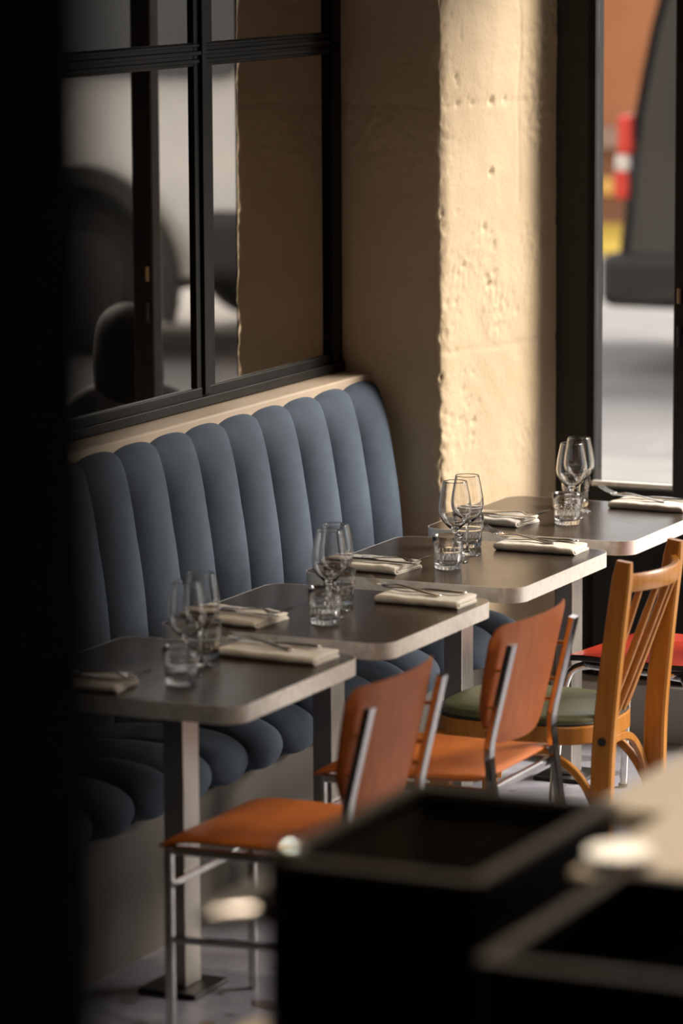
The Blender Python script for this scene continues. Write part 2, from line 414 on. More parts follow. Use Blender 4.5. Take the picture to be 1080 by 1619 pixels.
for zz, hh, mm in ((1.335, 0.045, 'hinge'), (1.215, 0.06, 'plastic')):
    tube('hinge', [(0.887, 4.677, zz-hh/2), (0.887, 4.677, zz+hh/2)], 0.006, mm, t3, 10)
struct(box('wall_header', (0.45, 7.1), (YF-0.06, YF+0.1), (2.69, CEIL+0.02), 'facadeblack'), 'black header above the street windows')
struct(box('baseboard_front', (0.50, 7.0), (YF-0.11, YF+0.06), (0.0, 0.17), 'plinth', None, 0.004), 'grey painted plinth under the street windows')

# ================================================================== MIRROR with window-like frame
mir = thing('wall_mirror', 'large wall mirror in a black steel window-style grid frame above the blue banquette', 'mirror', (0, 0, 1.13))
zb = 1.13
ycols = [(0.12, 0.79), (0.90, 1.58), (1.69, 2.37), (2.48, 3.225+0.06), (3.395, 4.135)]
ycols[3] = (2.56, 3.285); ycols[2] = (1.72, 2.45); ycols[1] = (0.88, 1.61); ycols[0] = (0.04, 0.77)
rows = [(1.182, 2.048), (2.112, 3.02)]
for (ya, yb) in ycols:
    for (za, zc) in rows:
        box('pane', (0.001, 0.006), (ya-.02, yb+.02), (za-.02-zb, zc+.02-zb), 'mirror', mir)
def bar_y(y0, y1, z0, z1, x1, bv=.003): return box('rail', (0.0, x1), (y0, y1), (z0-zb, z1-zb), 'blackframe', mir, bv)
bar_y(0.0, YW-.004, 1.131, 1.182, 0.018)
bar_y(0.0, YW-.004, 1.131, 1.158, 0.032)
bar_y(0.0, YW-.004, 2.048, 2.112, 0.014)
bar_y(0.0, YW-.004, 2.056, 2.068, 0.020)
bar_y(0.0, YW-.004, 2.078, 2.090, 0.024)
bar_y(0.0, YW-.004, 2.100, 2.109, 0.020)
bar_y(0.0, YW-.004, 3.02, 3.07, 0.03)
for (ya, yb) in zip([c[1] for c in ycols[:-1]], [c[0] for c in ycols[1:]]):
    box('mullion', (0.0, 0.016), (ya, yb), (1.17-zb, 3.03-zb), 'blackframe', mir, 0.003)
    box('mullion', (0.0, 0.026), (ya+.030, ya+.060), (1.16-zb, 3.03-zb), 'blackframe', mir, 0.004)
box('mullion', (0.0, 0.024), (4.135, YW-.004), (1.131-zb, 3.07-zb), 'blackframe', mir, 0.003)
box('mullion', (0.0, 0.024), (0.0, 0.04), (1.131-zb, 3.07-zb), 'blackframe', mir, 0.003)
struct(box('trim_8', (0.0, 0.118), (-0.4, YW+.004), (0.95, 1.128), 'ledge', None, 0.006, 3), 'beige painted ledge between banquette and mirror')

# ================================================================== BANQUETTE
banq = thing('banquette', 'long blue velvet banquette with vertical channel tufting along the mirror wall', 'banquette', (0.35, 2.2, 0))
CW = 0.197; NCH = 21; YTOP = YW-0.006
def back_channel_mesh():
    # profile in XZ from seat gap up over the top and down behind
    prof = [(0.258, 0.40), (0.258, 0.50), (0.254, 0.62), (0.245, 0.74), (0.231, 0.85), (0.214, 0.94), (0.194, 1.010), (0.171, 1.060), (0.146, 1.094), (0.119, 1.111)]
    prof = smooth_prof(prof, 4); n = len(prof); K = 17; secs = []
    for k in range(K):
        t = -1+2*k/(K-1)
        b0 = 0.064*(1-t*t)**0.85-0.064
        row = []
        for i, (x, z) in enumerate(prof):
            a = prof[max(0, i-1)]; c = prof[min(n-1, i+1)]
            tx, tz = c[0]-a[0], c[1]-a[1]; l = math.hypot(tx, tz); nx, nz = tz/l, -tx/l
            b = b0*(1-0.82*min(1, max(0, (z-0.90)/0.20)))
            row.append((x+nx*b, t*CW*0.5, z+nz*b))
        secs.append(row)
    v = [p for r in secs for p in r]; f = []
    for k in range(K-1):
        for i in range(n-1):
            f.append((k*n+i, k*n+i+1, (k+1)*n+i+1, (k+1)*n+i))
    me = bpy.data.meshes.new('back_channel'); me.from_pydata(v, [], f); me.materials.append(M['velvet']); setsmooth(me); return me
def seat_channel_mesh():
    prof = [(0.200, 0.455), (0.30, 0.468), (0.40, 0.474), (0.49, 0.472), (0.555, 0.462), (0.602, 0.438), (0.622, 0.405), (0.620, 0.372), (0.600, 0.346), (0.560, 0.336)]
    prof = smooth_prof(prof, 4); n = len(prof); K = 17; v = []
    for k in range(K):
        t = -1+2*k/(K-1)
        b = 0.046*(1-t*t)**0.68-0.046
        for i, (x, z) in enumerate(prof):
            a = prof[max(0, i-1)]; c = prof[min(n-1, i+1)]
            tx, tz = c[0]-a[0], c[1]-a[1]; l = math.hypot(tx, tz); nx, nz = -tz/l, tx/l
            v.append((x+nx*b, t*CW*0.5, z+nz*b))
    f = [(k*n+i, k*n+i+1, (k+1)*n+i+1, (k+1)*n+i) for k in range(K-1) for i in range(n-1)]
    me = bpy.data.meshes.new('seat_channel'); me.from_pydata(v, [], f); me.materials.append(M['velvet']); setsmooth(me); return me
bme, sme = back_channel_mesh(), seat_channel_mesh()
for k in range(NCH):
    yc = YTOP-CW*(k+.5)-2.2
    for nm, me in (('back_channel', bme), ('seat_channel', sme)):
        o = bpy.data.objects.new(nm, me); COL.objects.link(o); o.parent = banq; o.location = (-0.35, yc, 0)
y0b = YTOP-CW*NCH-2.2; y1b = YTOP-2.2
# solid cores and end caps
core_b = [(0.190, 0.30), (0.190, 0.55), (0.178, 0.75), (0.158, 0.90), (0.145, 1.00), (0.128, 1.06), (0.119, 1.075), (0.119, 0.30)]
loft('back_core', [[(x-.35, y, z) for x, z in core_b] for y in (y0b, y1b)], 'velvet', banq)
core_s = [(0.10, 0.34), (0.10, 0.405), (0.40, 0.424), (0.53, 0.416), (0.566, 0.392), (0.562, 0.36), (0.545, 0.34)]
loft('seat_core', [[(x-.35, y, z) for x, z in core_s] for y in (y0b, y1b)], 'velvet', banq)
box('kick_board', (-0.34, 0.205), (y0b, y1b), (0.0, 0.336), 'kick', banq)

# ================================================================== TABLES
TX0, TX1 = 0.452, 1.076; TD = 0.655
tables = [(1.405, 'nearest the dark foreground column'), (2.198, 'second from the dark column'), (3.008, 'third from the dark column'), (3.798, 'farthest, beside the street window')]
def make_table():
    t = thing('bistro_table', '', '', (0, 0, 0))
    hx = (TX1-TX0)/2; hy = TD/2
    slab('tabletop', rrect(-hx+.0015, hx-.0015, -hy+.0015, hy-.0015, 0.055, 8), 0.712, 0.750, 'laminate', t)
    p = rrect(-hx, hx, -hy, hy, 0.056, 8); q = rrect(-hx+.0015, hx-.0015, -hy+.0015, hy-.0015, 0.0545, 8)
    n = len(p)
    secs = [[(x, y, z) for x, y in pp] for pp, z in ((q, 0.7105), (p, 0.7105), (p, 0.7502), (q, 0.7502))]
    o = loft('edge_band', secs, 'alu', t, True, 0.6, False, True)
    box('column', (-0.025, 0.027), (-0.04, 0.04), (0.012, 0.705), 'steelcol', t, 0.003)
    box('mounting_plate', (-0.13, 0.13), (-0.13, 0.13), (0.704, 0.712), 'blacksteel', t, 0.002)
    box('base_plate', (-0.075, 0.075), (-0.085, 0.085), (0.0, 0.012), 'blacksteel', t, 0.004)
    return t
T0 = make_table()
tdesc = ['dark square table with aluminium edge, nearest the camera and cut by the black column', 'dark square aluminium-edged table, second from the camera, in front of the orange chair',
         'dark square aluminium-edged table, third from the camera', 'dark square aluminium-edged table, farthest, standing by the street window']
for i, (yn, ds) in enumerate(tables):
    t = T0 if i == 0 else copy_tree(T0)
    t.location = ((TX0+TX1)/2, yn+TD/2, 0)
    tag(t, tdesc[i], 'table', 'tables in a row along the banquette')

# ================================================================== GLASSES
ZT = 0.7503
def tumbler_mesh():
    n = 72
    out = [(0.0, 0.0), (0.028, 0.0), (0.0322, 0.0012), (0.0338, 0.004), (0.0345, 0.012), (0.0358, 0.030), (0.0368, 0.046), (0.0372, 0.0475), (0.0395, 0.0495), (0.0405, 0.052), (0.0412, 0.070), (0.0418, 0.0865), (0.0416, 0.0878)]
    inn = [(0.0404, 0.0882), (0.0396, 0.0874), (0.0389, 0.070), (0.0380, 0.053), (0.0345, 0.046), (0.0332, 0.030), (0.0318, 0.018), (0.0290, 0.0125), (0.0, 0.0115)]
    def rib(r, z, a):
        if 0.003 < z < 0.046 and r > 0.0337: return r+0.0013*math.cos(a*20)
        return r
    return lathe_mesh('tumbler', out+inn, 144, rib)
def wine_mesh():
    out = [(0.0, 0.0), (0.030, 0.0), (0.0345, 0.0008), (0.0352, 0.0018), (0.033, 0.0028), (0.020, 0.0052), (0.009, 0.0085), (0.0050, 0.014), (0.0036, 0.024), (0.0033, 0.045), (0.0036, 0.066), (0.0052, 0.078), (0.0095, 0.084)]
    bowl = smooth_prof([(0.0095, 0.084), (0.020, 0.0935), (0.0315, 0.106), (0.0405, 0.121), (0.0438, 0.137), (0.0428, 0.156), (0.0390, 0.180), (0.0345, 0.202), (0.0318, 0.2150)], 4)
    inn = smooth_prof([(0.0308, 0.2150), (0.0335, 0.202), (0.0380, 0.180), (0.0418, 0.156), (0.0427, 0.137), (0.0393, 0.122), (0.0300, 0.1078), (0.0180, 0.0965), (0.0070, 0.0905), (0.0, 0.0895)], 4)
    return lathe_mesh('wine_glass', out+bowl[1:]+[(0.0313, 0.2156)]+inn, 64)
tm, wm = tumbler_mesh(), wine_mesh(); tm.materials.append(M['glass']); wm.materials.append(M['glass'])
gl_pos = [ # per table: front tumbler, front wine, rear wine, rear tumbler
    [(0.838, 1.597), (0.806, 1.690), (0.786, 1.800), (0.748, 1.885)],
    [(0.822, 2.388), (0.795, 2.470), (0.770, 2.560), (0.742, 2.640)],
    [(0.785, 3.220), (0.757, 3.330), (0.745, 3.440), (0.697, 3.560)],
    [(0.800, 4.022), (0.772, 4.125), (0.748, 4.240), (0.705, 4.325)]]
tn = ['the table nearest the camera', 'the second table from the camera', 'the third table from the camera', 'the farthest table by the street window']
for i, P in enumerate(gl_pos):
    for k, (nm, me) in enumerate((('tumbler', tm), ('wine_glass', wm), ('wine_glass', wm), ('tumbler', tm))):
        o = bpy.data.objects.new(nm, me); COL.objects.link(o); o.location = (P[k][0], P[k][1], ZT); o.rotation_euler = (0, 0, k*1.3+i)
        fr = 'front' if k < 2 else 'rear'
        if nm == 'tumbler': tag(o, f'short fluted clear tumbler, the {fr} one on {tn[i]}', 'tumbler', 'water tumblers on the tables')
        else: tag(o, f'empty stemmed wine glass, the {fr} one on {tn[i]}', 'wine glass', 'wine glasses on the tables')

# ================================================================== NAPKINS AND CUTLERY
def napkin_mesh(seed, L, W):
    """cloth folded over itself: smooth rounded fold towards -y, open layers towards +y"""
    r = random.Random(seed); ph = r.uniform(0, 9); K = 30
    def ribbon(y_open_b, y_open_t, y_fold, zb_, zt_, th):
        cl = []; R_ = (zt_-zb_)/2; zc = (zt_+zb_)/2
        for j in range(9): cl.append((y_open_b+(y_fold+R_-y_open_b)*j/8, zb_))
        for j in range(1, 8):
            an = -PI/2-PI*j/8; cl.append((y_fold+R_+R_*1.25*math.cos(an), zc+R_*math.sin(an)))
        for j in range(9): cl.append((y_fold+R_+(y_open_t-y_fold-R_)*j/8, zt_))
        n = len(cl); o_, i_ = [], []
        for i, (y, z) in enumerate(cl):
            y0, z0 = cl[max(0, i-1)]; y1, z1 = cl[min(n-1, i+1)]; l = math.hypot(y1-y0, z1-z0); ny, nz = (z1-z0)/l, -(y1-y0)/l
            o_.append((y+ny*th, z+nz*th)); i_.append((y-ny*th, z-nz*th))
        return o_+i_[::-1], n
    V, F = [], []
    for (yb, yt, yf, z0, z1, th, lx) in ((W/2, W/2-.006, -W/2, .0022, .0188, .0021, 1.0), (W/2-.004, W/2-.012, -W/2+.010, .0066, .0146, .0019, 1.012), (W/2-.010, W/2-.016, -W/2+.020, .0100, .0112, .0006, 0.985)):
        ring, n = ribbon(yb, yt, yf, z0, z1, th); m_ = len(ring); base = len(V)
        for k in range(K):
            x = (-L/2+L*k/(K-1))*lx; e = abs(2*k/(K-1)-1)
            for (y, z) in ring:
                hf = z/0.02
                dz = hf*(0.0030*noise.noise(Vector((x*17+ph, y*11, ph)))+0.0016*noise.noise(Vector((x*45, y*30+ph, 2))))-hf*0.0025*e**8
                dy = 0.006*noise.noise(Vector((x*11, ph, 3.0)))+0.003*noise.noise(Vector((x*30, ph, z*60)))
                dx = 0.005*noise.noise(Vector((y*16, z*40, ph)))*(k in (0, K-1))
                V.append((x+dx, y+dy, max(0.0001, z+dz)))
        for k in range(K-1):
            for j in range(m_): F.append((base+k*m_+j, base+k*m_+(j+1) % m_, base+(k+1)*m_+(j+1) % m_, base+(k+1)*m_+j))
        for b0 in (base, base+(K-1)*m_):
            for i in range(n-1): F.append((b0+i, b0+i+1, b0+m_-2-i, b0+m_-1-i))
    me = bpy.data.meshes.new('napkin'); me.from_pydata(V, [], F)
    bm = bmesh.new(); bm.from_mesh(me); bmesh.ops.recalc_face_normals(bm, faces=bm.faces); bm.to_mesh(me); bm.free()
    setsmooth(me); me.materials.append(M['linen']); return me
def flat_loft_data(st):
    """st: (x, half width, centre z, half thickness, y offset)"""
    secs = []
    for x, hw, z, ht, yo in st:
        secs.append([(x, yo-hw, z-ht*.3), (x, yo-hw*.6, z-ht), (x, yo+hw*.6, z-ht), (x, yo+hw, z-ht*.3), (x, yo+hw, z+ht*.3), (x, yo+hw*.6, z+ht), (x, yo-hw*.6, z+ht), (x, yo-hw, z+ht*.3)])
    n = 8; v = [p for s_ in secs for p in s_]; f = []
    for i in range(len(secs)-1):
        for j in range(n): f.append((i*n+j, i*n+(j+1) % n, (i+1)*n+(j+1) % n, (i+1)*n+j))
    f.append(tuple(range(n))); f.append(tuple(range((len(secs)-1)*n, len(secs)*n)))
    return v, f
def join_data(parts):
    v, f = [], []
    for a, b in parts:
        o = len(v); v += a; f += [tuple(i+o for i in q) for q in b]
    return v, f
def fork_mesh():   # tines towards -x, handle end towards +x; centre of handle at origin
    h = flat_loft_data([(0.098, .0050, .0020, .0012, 0), (0.092, .0088, .0020, .0015, 0), (0.06, .0076, .0030, .0016, 0), (0.02, .0048, .0062, .0018, 0), (-0.015, .0032, .0088, .0020, 0), (-0.030, .0036, .0085, .0018, 0),
                        (-0.040, .0080, .0066, .0013, 0), (-0.050, .0118, .0048, .0011, 0), (-0.060, .0126, .0042, .0011, 0), (-0.066, .0126, .0048, .0011, 0)])
    parts = [h]
    for yo in (-.0107, -.0036, .0036, .0107):
        parts.append(flat_loft_data([(-0.064, .0020, .0046, .0010, yo), (-0.078, .0017, .0068, .0010, yo), (-0.092, .0014, .0108, .0009, yo), (-0.104, .0012, .0160, .0008, yo*.97), (-0.110, .0005, .0195, .0005, yo*.95)]))
    v, f = join_data(parts); me = bpy.data.meshes.new('fork'); me.from_pydata(v, [], f); return me
def knife_mesh():
    v, f = flat_loft_data([(0.108, .0040, .0030, .0016, 0), (0.103, .0085, .0030, .0028, 0), (0.06, .0078, .0032, .0030, 0), (0.02, .0062, .0034, .0030, 0), (0.004, .0056, .0034, .0028, 0), (-0.004, .0085, .0032, .0012, 0), (-0.05, .0094, .0030, .0009, .001), (-0.09, .0085, .0028, .0008, .002), (-0.108, .0055, .0026, .0007, .004), (-0.116, .0010, .0025, .0004, .008)])
    me = bpy.data.meshes.new('knife'); me.from_pydata(v, [], f); return me
fm, km = fork_mesh(), knife_mesh()
for me in (fm, km):
    bm = bmesh.new(); bm.from_mesh(me); bmesh.ops.recalc_face_normals(bm, faces=bm.faces); bm.to_mesh(me); bm.free(); me.materials.append(M['cutlery']); setsmooth(me)
# per table: (aisle napkin centre x, y, length, width, angle), (bench napkin ...)
naps = [((0.900, 1.965, 0.265, 0.120, -0.06), (0.640, 1.495, 0.23, 0.13, 0.10)),
        ((0.932, 2.745, 0.230, 0.120, -0.03), (0.600, 2.340, 0.22, 0.15, -0.10)),
        ((0.898, 3.588, 0.232, 0.105, -0.02), (0.605, 3.150, 0.21, 0.14, -0.10)),
        ((0.920, 4.385, 0.232, 0.105, -0.04), (0.600, 3.980, 0.21, 0.13, -0.12))]
sides = ['aisle side', 'banquette side']
seed = 40
tn2 = ['table nearest the camera', 'second table from the camera', 'third table from the camera', 'farthest table by the street window']
for i, pr in enumerate(naps):
    for s_, (nx, ny, L_, W_, an) in enumerate(pr):
        seed += 1
        o = link('napkin', napkin_mesh(seed, L_, W_), None, None, (nx, ny, ZT)); o.rotation_euler = (0, 0, an)
        tag(o, f'folded white linen napkin, {sides[s_]}, {tn2[i]}', 'napkin', 'folded napkins on the tables')
        rot = an+(PI if s_ else 0)
        def off(dx, dy): return (nx+dx*math.cos(rot)-dy*math.sin(rot), ny+dx*math.sin(rot)+dy*math.cos(rot))
        fk = bpy.data.objects.new('fork', fm); COL.objects.link(fk); px, py = off(-0.060, 0.004)
        fk.location = (px, py, ZT+0.0245); fk.rotation_euler = (0, 0.03, rot-0.20); fk.scale = (1.12, 1.2, 1.25)
        tag(fk, f'steel fork on the {sides[s_]} napkin, {tn2[i]}', 'fork', 'forks on the napkins')
        kn = bpy.data.objects.new('knife', km); COL.objects.link(kn); px, py = off(-0.020, 0.026)
        kn.location = (px, py, ZT+0.0228); kn.rotation_euler = (0, 0.0, rot+0.05); kn.scale = (1.08, 1.1, 1.2)
        tag(kn, f'steel knife on the {sides[s_]} napkin, {tn2[i]}', 'knife', 'knives on the napkins')

# ================================================================== ORANGE CHAIRS (faces -x; origin on floor under the seat centre)
def make_orange_chair():
    t = thing('orange_chair', '', '')
    sx, sy = 0.222, 0.218
    # seat shell: rounded rectangle grid, dished, waterfall front
    nx, ny = 22, 18; top = []; 
    def sz(u, v): # u -1 front .. 1 rear
        z = 0.452-0.012*(1-v*v)*(1-u*u)+0.006*max(0, u)**3
        if u < -0.55: z -= 0.020*((-u-0.55)/0.45)**2*1.0
        return z
    V = []; F = []
    for lay in (0, 1):
        for i in range(nx+1):
            for j in range(ny+1):
                u = -1+2*i/nx; v = -1+2*j/ny
                # superellipse mapping to round the corners
                k = 0.05
                uu = u*math.sqrt(max(0, 1-k*v*v*v*v*u*u)); vv = v*math.sqrt(max(0, 1-k*u*u*u*u*v*v))
                z = sz(u, v)
                edge = max(abs(u), abs(v))**14
                V.append((uu*sx, vv*(sy+0.006*(-u)), z+(0.011*(1-edge*.75) if lay else -0.011*(1-edge*.75))))
    n1 = (nx+1)*(ny+1)
    idx = lambda l, i, j: l*n1+i*(ny+1)+j
    for i in range(nx):
        for j in range(ny):
            F.append((idx(1, i, j), idx(1, i+1, j), idx(1, i+1, j+1), idx(1, i, j+1)))
            F.append((idx(0, i, j), idx(0, i, j+1), idx(0, i+1, j+1), idx(0, i+1, j)))
    for i in range(nx):
        for j in (0, ny): F.append((idx(0, i, j), idx(0, i+1, j), idx(1, i+1, j), idx(1, i, j)))
    for j in range(ny):
        for i in (0, nx): F.append((idx(0, i, j), idx(0, i, j+1), idx(1, i, j+1), idx(1, i, j)))
    pyd('seat', V, F, 'orange', t, True)
    # backrest: bent plywood panel
    nh, nw = 16, 26; V = []; F = []
    H0, H1 = 0.535, 0.822
    for lay in (0, 1):
        for i in range(nh+1):
            for j in range(nw+1):
                a = i/nh; v = -1+2*j/nw
                hw = 0.222*(1-0.10*(1-a)**2)
                zt = H1+0.006*(1-v*v); zb_ = H0-0.012*(1-v*v)
                # rounded corners
                cr = 0.0
                av = abs(v)
                top_cut = 0.030*max(0, (av-.86)/.14)**2.2; bot_cut = 0.085*max(0, (av-.55)/.45)**2.6
                z = (zb_+bot_cut)+(zt-top_cut-zb_-bot_cut)*a
                lean = 0.20*(z-0.535)
                x = 0.237+lean-0.046*v*v
                th = 0.0062*(1-0.55*max(av, abs(2*a-1))**20)
                V.append((x+(th if lay else -th), v*hw, z))
    n1 = (nh+1)*(nw+1); idx = lambda l, i, j: l*n1+i*(nw+1)+j
    for i in range(nh):
        for j in range(nw):
            F.append((idx(1, i, j), idx(1, i+1, j), idx(1, i+1, j+1), idx(1, i, j+1)))
            F.append((idx(0, i, j), idx(0, i, j+1), idx(0, i+1, j+1), idx(0, i+1, j)))
    for i in range(nh):
        for j in (0, nw): F.append((idx(0, i, j), idx(0, i+1, j), idx(1, i+1, j), idx(1, i, j)))
    for j in range(nw):
        for i in (0, nh): F.append((idx(0, i, j), idx(0, i, j+1), idx(1, i, j+1), idx(1, i, j)))
    bk = pyd('backrest', V, F, 'orangeply', t, True); autosmooth(bk, 0.9)
    yl = 0.193
    for s_ in (-1, 1):
        # rear upright: splayed leg, knee, leaning post
        pts = curve3([(0.300, s_*yl, 0.0), (0.262, s_*yl, 0.25), (0.232, s_*yl, 0.475), (0.229, s_*yl, 0.52), (0.234, s_*yl, 0.56), (0.262, s_*yl, 0.68), (0.286, s_*yl, 0.782)], 3)
        tube('rear_leg', pts, 0, 'chrome', t, sq=(0.008, 0.0165), hint=Vector((0, 1, 0)))
        tube('front_leg', [(-0.198, s_*0.205, 0.0), (-0.198, s_*0.205, 0.428)], 0, 'chrome', t, sq=(0.0095, 0.0095), hint=Vector((0, 1, 0)))
        tube('side_rail', [(-0.206, s_*0.205, 0.424), (0.238, s_*0.193, 0.424)], 0, 'chrome', t, sq=(0.008, 0.010))
        tube('side_stretcher', [(-0.198, s_*0.205, 0.22), (0.264, s_*0.193, 0.235)], 0, 'chrome', t, sq=(0.007, 0.008))
        for zz in (0.575, 0.625, 0.715):
            x0 = 0.237+0.20*(zz-0.535)-0.046*(yl/0.222)**2
            tube('screw', [(x0+.004, s_*(yl-.004), zz), (x0+0.027, s_*(yl-.004), zz+.002)], 0.0048, 'brass', t, 8)
    tube('front_stretcher', [(-0.198, -0.205, 0.345), (-0.198, 0.205, 0.345)], 0, 'chrome', t, sq=(0.008, 0.009))
    tube('cross_rail', [(-0.198, -0.205, 0.424), (-0.198, 0.205, 0.424)], 0, 'chrome', t, sq=(0.008, 0.009))
    tube('cross_rail', [(0.225, -0.188, 0.424), (0.225, 0.188, 0.424)], 0, 'chrome', t, sq=(0.008, 0.009))
    return t
oc = make_orange_chair(); oc.location = (1.112, 1.590, 0)
tag(oc, 'orange vinyl chair with chrome frame nearest the camera, its seat partly hidden by foreground', 'chair', 'orange chairs along the aisle')
oc2 = copy_tree(oc); oc2.location = (1.118, 2.365, 0)
tag(oc2, 'orange vinyl chair with chrome frame standing in front of the wooden spindle chair', 'chair', 'orange chairs along the aisle')

# ================================================================== WOODEN SPINDLE CHAIR
def make_wood_chair():
    t = thing('wooden_chair', 'varnished wooden spindle-back chair with a green vinyl seat pad', 'chair')
    def outline(sx0, sx1, hy, n=40):
        pts = []
        for k in range(n):
            a = 2*PI*k/n; c, s_ = math.cos(a), math.sin(a)
            e = 0.62
            x = math.copysign(abs(c)**e, c); y = math.copysign(abs(s_)**e, s_)
            X = x*(sx1 if x > 0 else -sx0); hyy = hy*(1-0.10*(x+1)/2)
            pts.append((X, y*hyy))
        return pts
    oo = outline(-0.235, 0.232, 0.212); ii = outline(-0.19, 0.19, 0.17)
    fr = loft('seat_frame', [[(x, y, z) for x, y in P] for P, z in ((ii, 0.392), (oo, 0.392), (oo, 0.440), (ii, 0.440))], 'beech', t, True, 0.6, False, True); bevel(fr, 0.005, 2)
    pad = []
    for s_, z in ((1.0, 0.4395), (1.0, 0.452), (0.985, 0.459), (0.94, 0.464), (0.75, 0.470), (0.45, 0.474), (0.12, 0.4755)):
        pad.append([(x*s_*.965, y*s_*.965, z) for x, y in oo])
    pd_ = loft('seat_pad', pad, 'green', t, True, 1.2)
    tube('welt', [(x*.972, y*.972, 0.4435) for x, y in oo], 0.0045, 'welt', pd_, 8, closed=True)
    # back posts = rear legs in one piece
    tops = {}
    for s_ in (-1, 1):
        P = [(0.262, s_*0.196, 0.0), (0.258, s_*0.190, 0.20), (0.262, s_*0.183, 0.42), (0.283, s_*0.181, 0.64), (0.312, s_*0.180, 0.872)]
        P = curve3(P, 4); fr_ = frames(P, Vector((0, 1, 0))); secs = []
        for i, (p, a, b) in enumerate(fr_):
            u = i/(len(fr_)-1); hw = 0.0235+0.0045*math.sin(PI*min(1, u*1.05)); hd = 0.0165
            if i == len(fr_)-1: hw *= .8; hd *= .7
            q = [(hw*.8, hd), (-hw*.8, hd), (-hw, hd*.7), (-hw, -hd*.7), (-hw*.8, -hd), (hw*.8, -hd), (hw, -hd*.7), (hw, hd*.7)]
            secs.append([p+a*x+b*y for x, y in q])
        loft('rear_leg', secs, 'beech', t, True, 0.6)
        # front legs
        loft('front_leg', [[(x+dx*w_, y+dy*w_, z) for dx, dy in ((-1, -1), (1, -1), (1, 1), (-1, 1))] for x, y, z, w_ in ((-0.205, s_*0.180, 0.0, .0125), (-0.198, s_*0.172, 0.20, .0155), (-0.190, s_*0.165, 0.40, .019))], 'beech', t, False)
        # bentwood side braces
        arc = curve3([(0.252, s_*0.178, 0.165), (0.235, s_*0.176, 0.245), (0.180, s_*0.172, 0.325), (0.09, s_*0.170, 0.372), (-0.02, s_*0.168, 0.384), (-0.10, s_*0.168, 0.368), (-0.158, s_*0.168, 0.310), (-0.180, s_*0.170, 0.235)], 4)
        tube('brace', arc, 0, 'beech', t, sq=(0.010, 0.008), hint=Vector((0, 1, 0)))
        tube('bolt', [(0.262, s_*0.197, 0.416), (0.262, s_*0.2035, 0.416)], 0.011, 'plastic', t, 10)
    for xx, sg in ((0.245, 1), (-0.175, -1)):
        arc = curve3([(xx, -0.17, 0.21), (xx-.01*sg, -0.155, 0.30), (xx-.02*sg, -0.10, 0.365), (xx-.02*sg, 0, 0.385), (xx-.02*sg, 0.10, 0.365), (xx-.01*sg, 0.155, 0.30), (xx, 0.17, 0.21)], 4)
        tube('brace', arc, 0, 'beech', t, sq=(0.008, 0.010), hint=Vector((0, 0, 1)))
    # bent top rail bulging backwards
    rail = []
    for k in range(17):
        v = -1+2*k/16; y = v*0.178; x = 0.300+0.062*(1-v*v)
        rail.append([(x+dx, y, 0.812+zz+0.10*dx) for dx, zz in ((-.009, -.021), (.008, -.021), (.011, -.015), (.012, .018), (.008, .024), (-.006, .024), (-.009, .018))])
    loft('top_rail', rail, 'beech', t, True, 0.7)
    for k in range(5):
        v = (-0.68, -0.34, 0, 0.34, 0.68)[k]
        x1 = 0.300+0.062*(1-v*v); y1 = v*0.178; x0 = 0.214-0.030*v*v; y0 = v*0.150
        pts = [(x0+(x1-x0)*q, y0+(y1-y0)*q, 0.425+(0.805-0.425)*q) for q in (0, .25, .5, .75, 1)]
        tube('spindle', pts, [.0085, .010, .0105, .010, .0085], 'beech', t, 10, hint=Vector((0, 1, 0)))
    return t
wc = make_wood_chair(); wc.location = (1.112, 3.025, 0)

# ================================================================== RED CHAIR
def make_red_chair():
    t = thing('red_chair', 'red laminate chair with black edge and chrome tube legs beside the street window', 'chair')
    P = rrect(-0.205, 0.205, -0.205, 0.205, 0.075, 8)
    def zz(x, y): return 0.452-0.010*(1-(y/0.2)**2)-0.012*max(0, (-x-0.11)/0.09)**2
    def ringset(scale, dz): return [(x*scale, y*scale, zz(x*scale, y*scale)+dz) for x, y in P]
    loft('seat', [ringset(s_, .0075) for s_ in (1.0, .97, .8, .55, .3, .08)], 'red', t, True, 1.2)
    loft('seat_edge', [ringset(.99, .0072), ringset(1.006, .006), ringset(1.006, -.0065), ringset(.985, -.009), ringset(.7, -.009), ringset(.2, -.009)], 'blackedge', t, True, 1.0)
    ring = [(x*.80, y*.80, 0.424) for x, y in P]
    tube('seat_ring', ring, 0.0105, 'chrome', t, 10, closed=True)
    for sx_ in (-1, 1):
        for sy_ in (-1, 1):
            pts = curve3([(sx_*0.12, sy_*0.130, 0.420), (sx_*0.165, sy_*0.160, 0.414), (sx_*0.186, sy_*0.178, 0.385), (sx_*0.198, sy_*0.186, 0.30), (sx_*0.222, sy_*0.205, 0.0)], 4)
            lg = tube('leg', pts, 0.0115, 'chrome', t, 12, hint=Vector((0.2, 0.9, 0.1)))
            tube('foot_cap', [(sx_*0.222, sy_*0.205, 0.0), (sx_*0.2212, sy_*0.2044, 0.012)], 0.0135, 'plastic', lg, 10)
    for s_ in (-1, 1):
        pts = curve3([(0.10, s_*0.150, 0.418), (0.19, s_*0.160, 0.420), (0.226, s_*0.163, 0.46), (0.252, s_*0.165, 0.60), (0.280, s_*0.165, 0.79)], 4)
        tube('back_post', pts, 0.0105, 'chrome', t, 12, hint=Vector((0, 1, 0)))
    secs = []
    for k in range(13):
        v = -1+2*k/12; y = v*0.205; x = 0.246-0.03*v*v; h = 1-0.18*abs(v)**5
        secs.append([(x+dx+0.15*(z_-.56), y, 0.69+(z_-0.69)*h) for dx, z_ in ((0, .585), (.011, .585), (.013, .69), (.011, .80), (0, .80), (.001, .69))])
    loft('backrest', secs, 'red', t, True, 0.7)
    return t
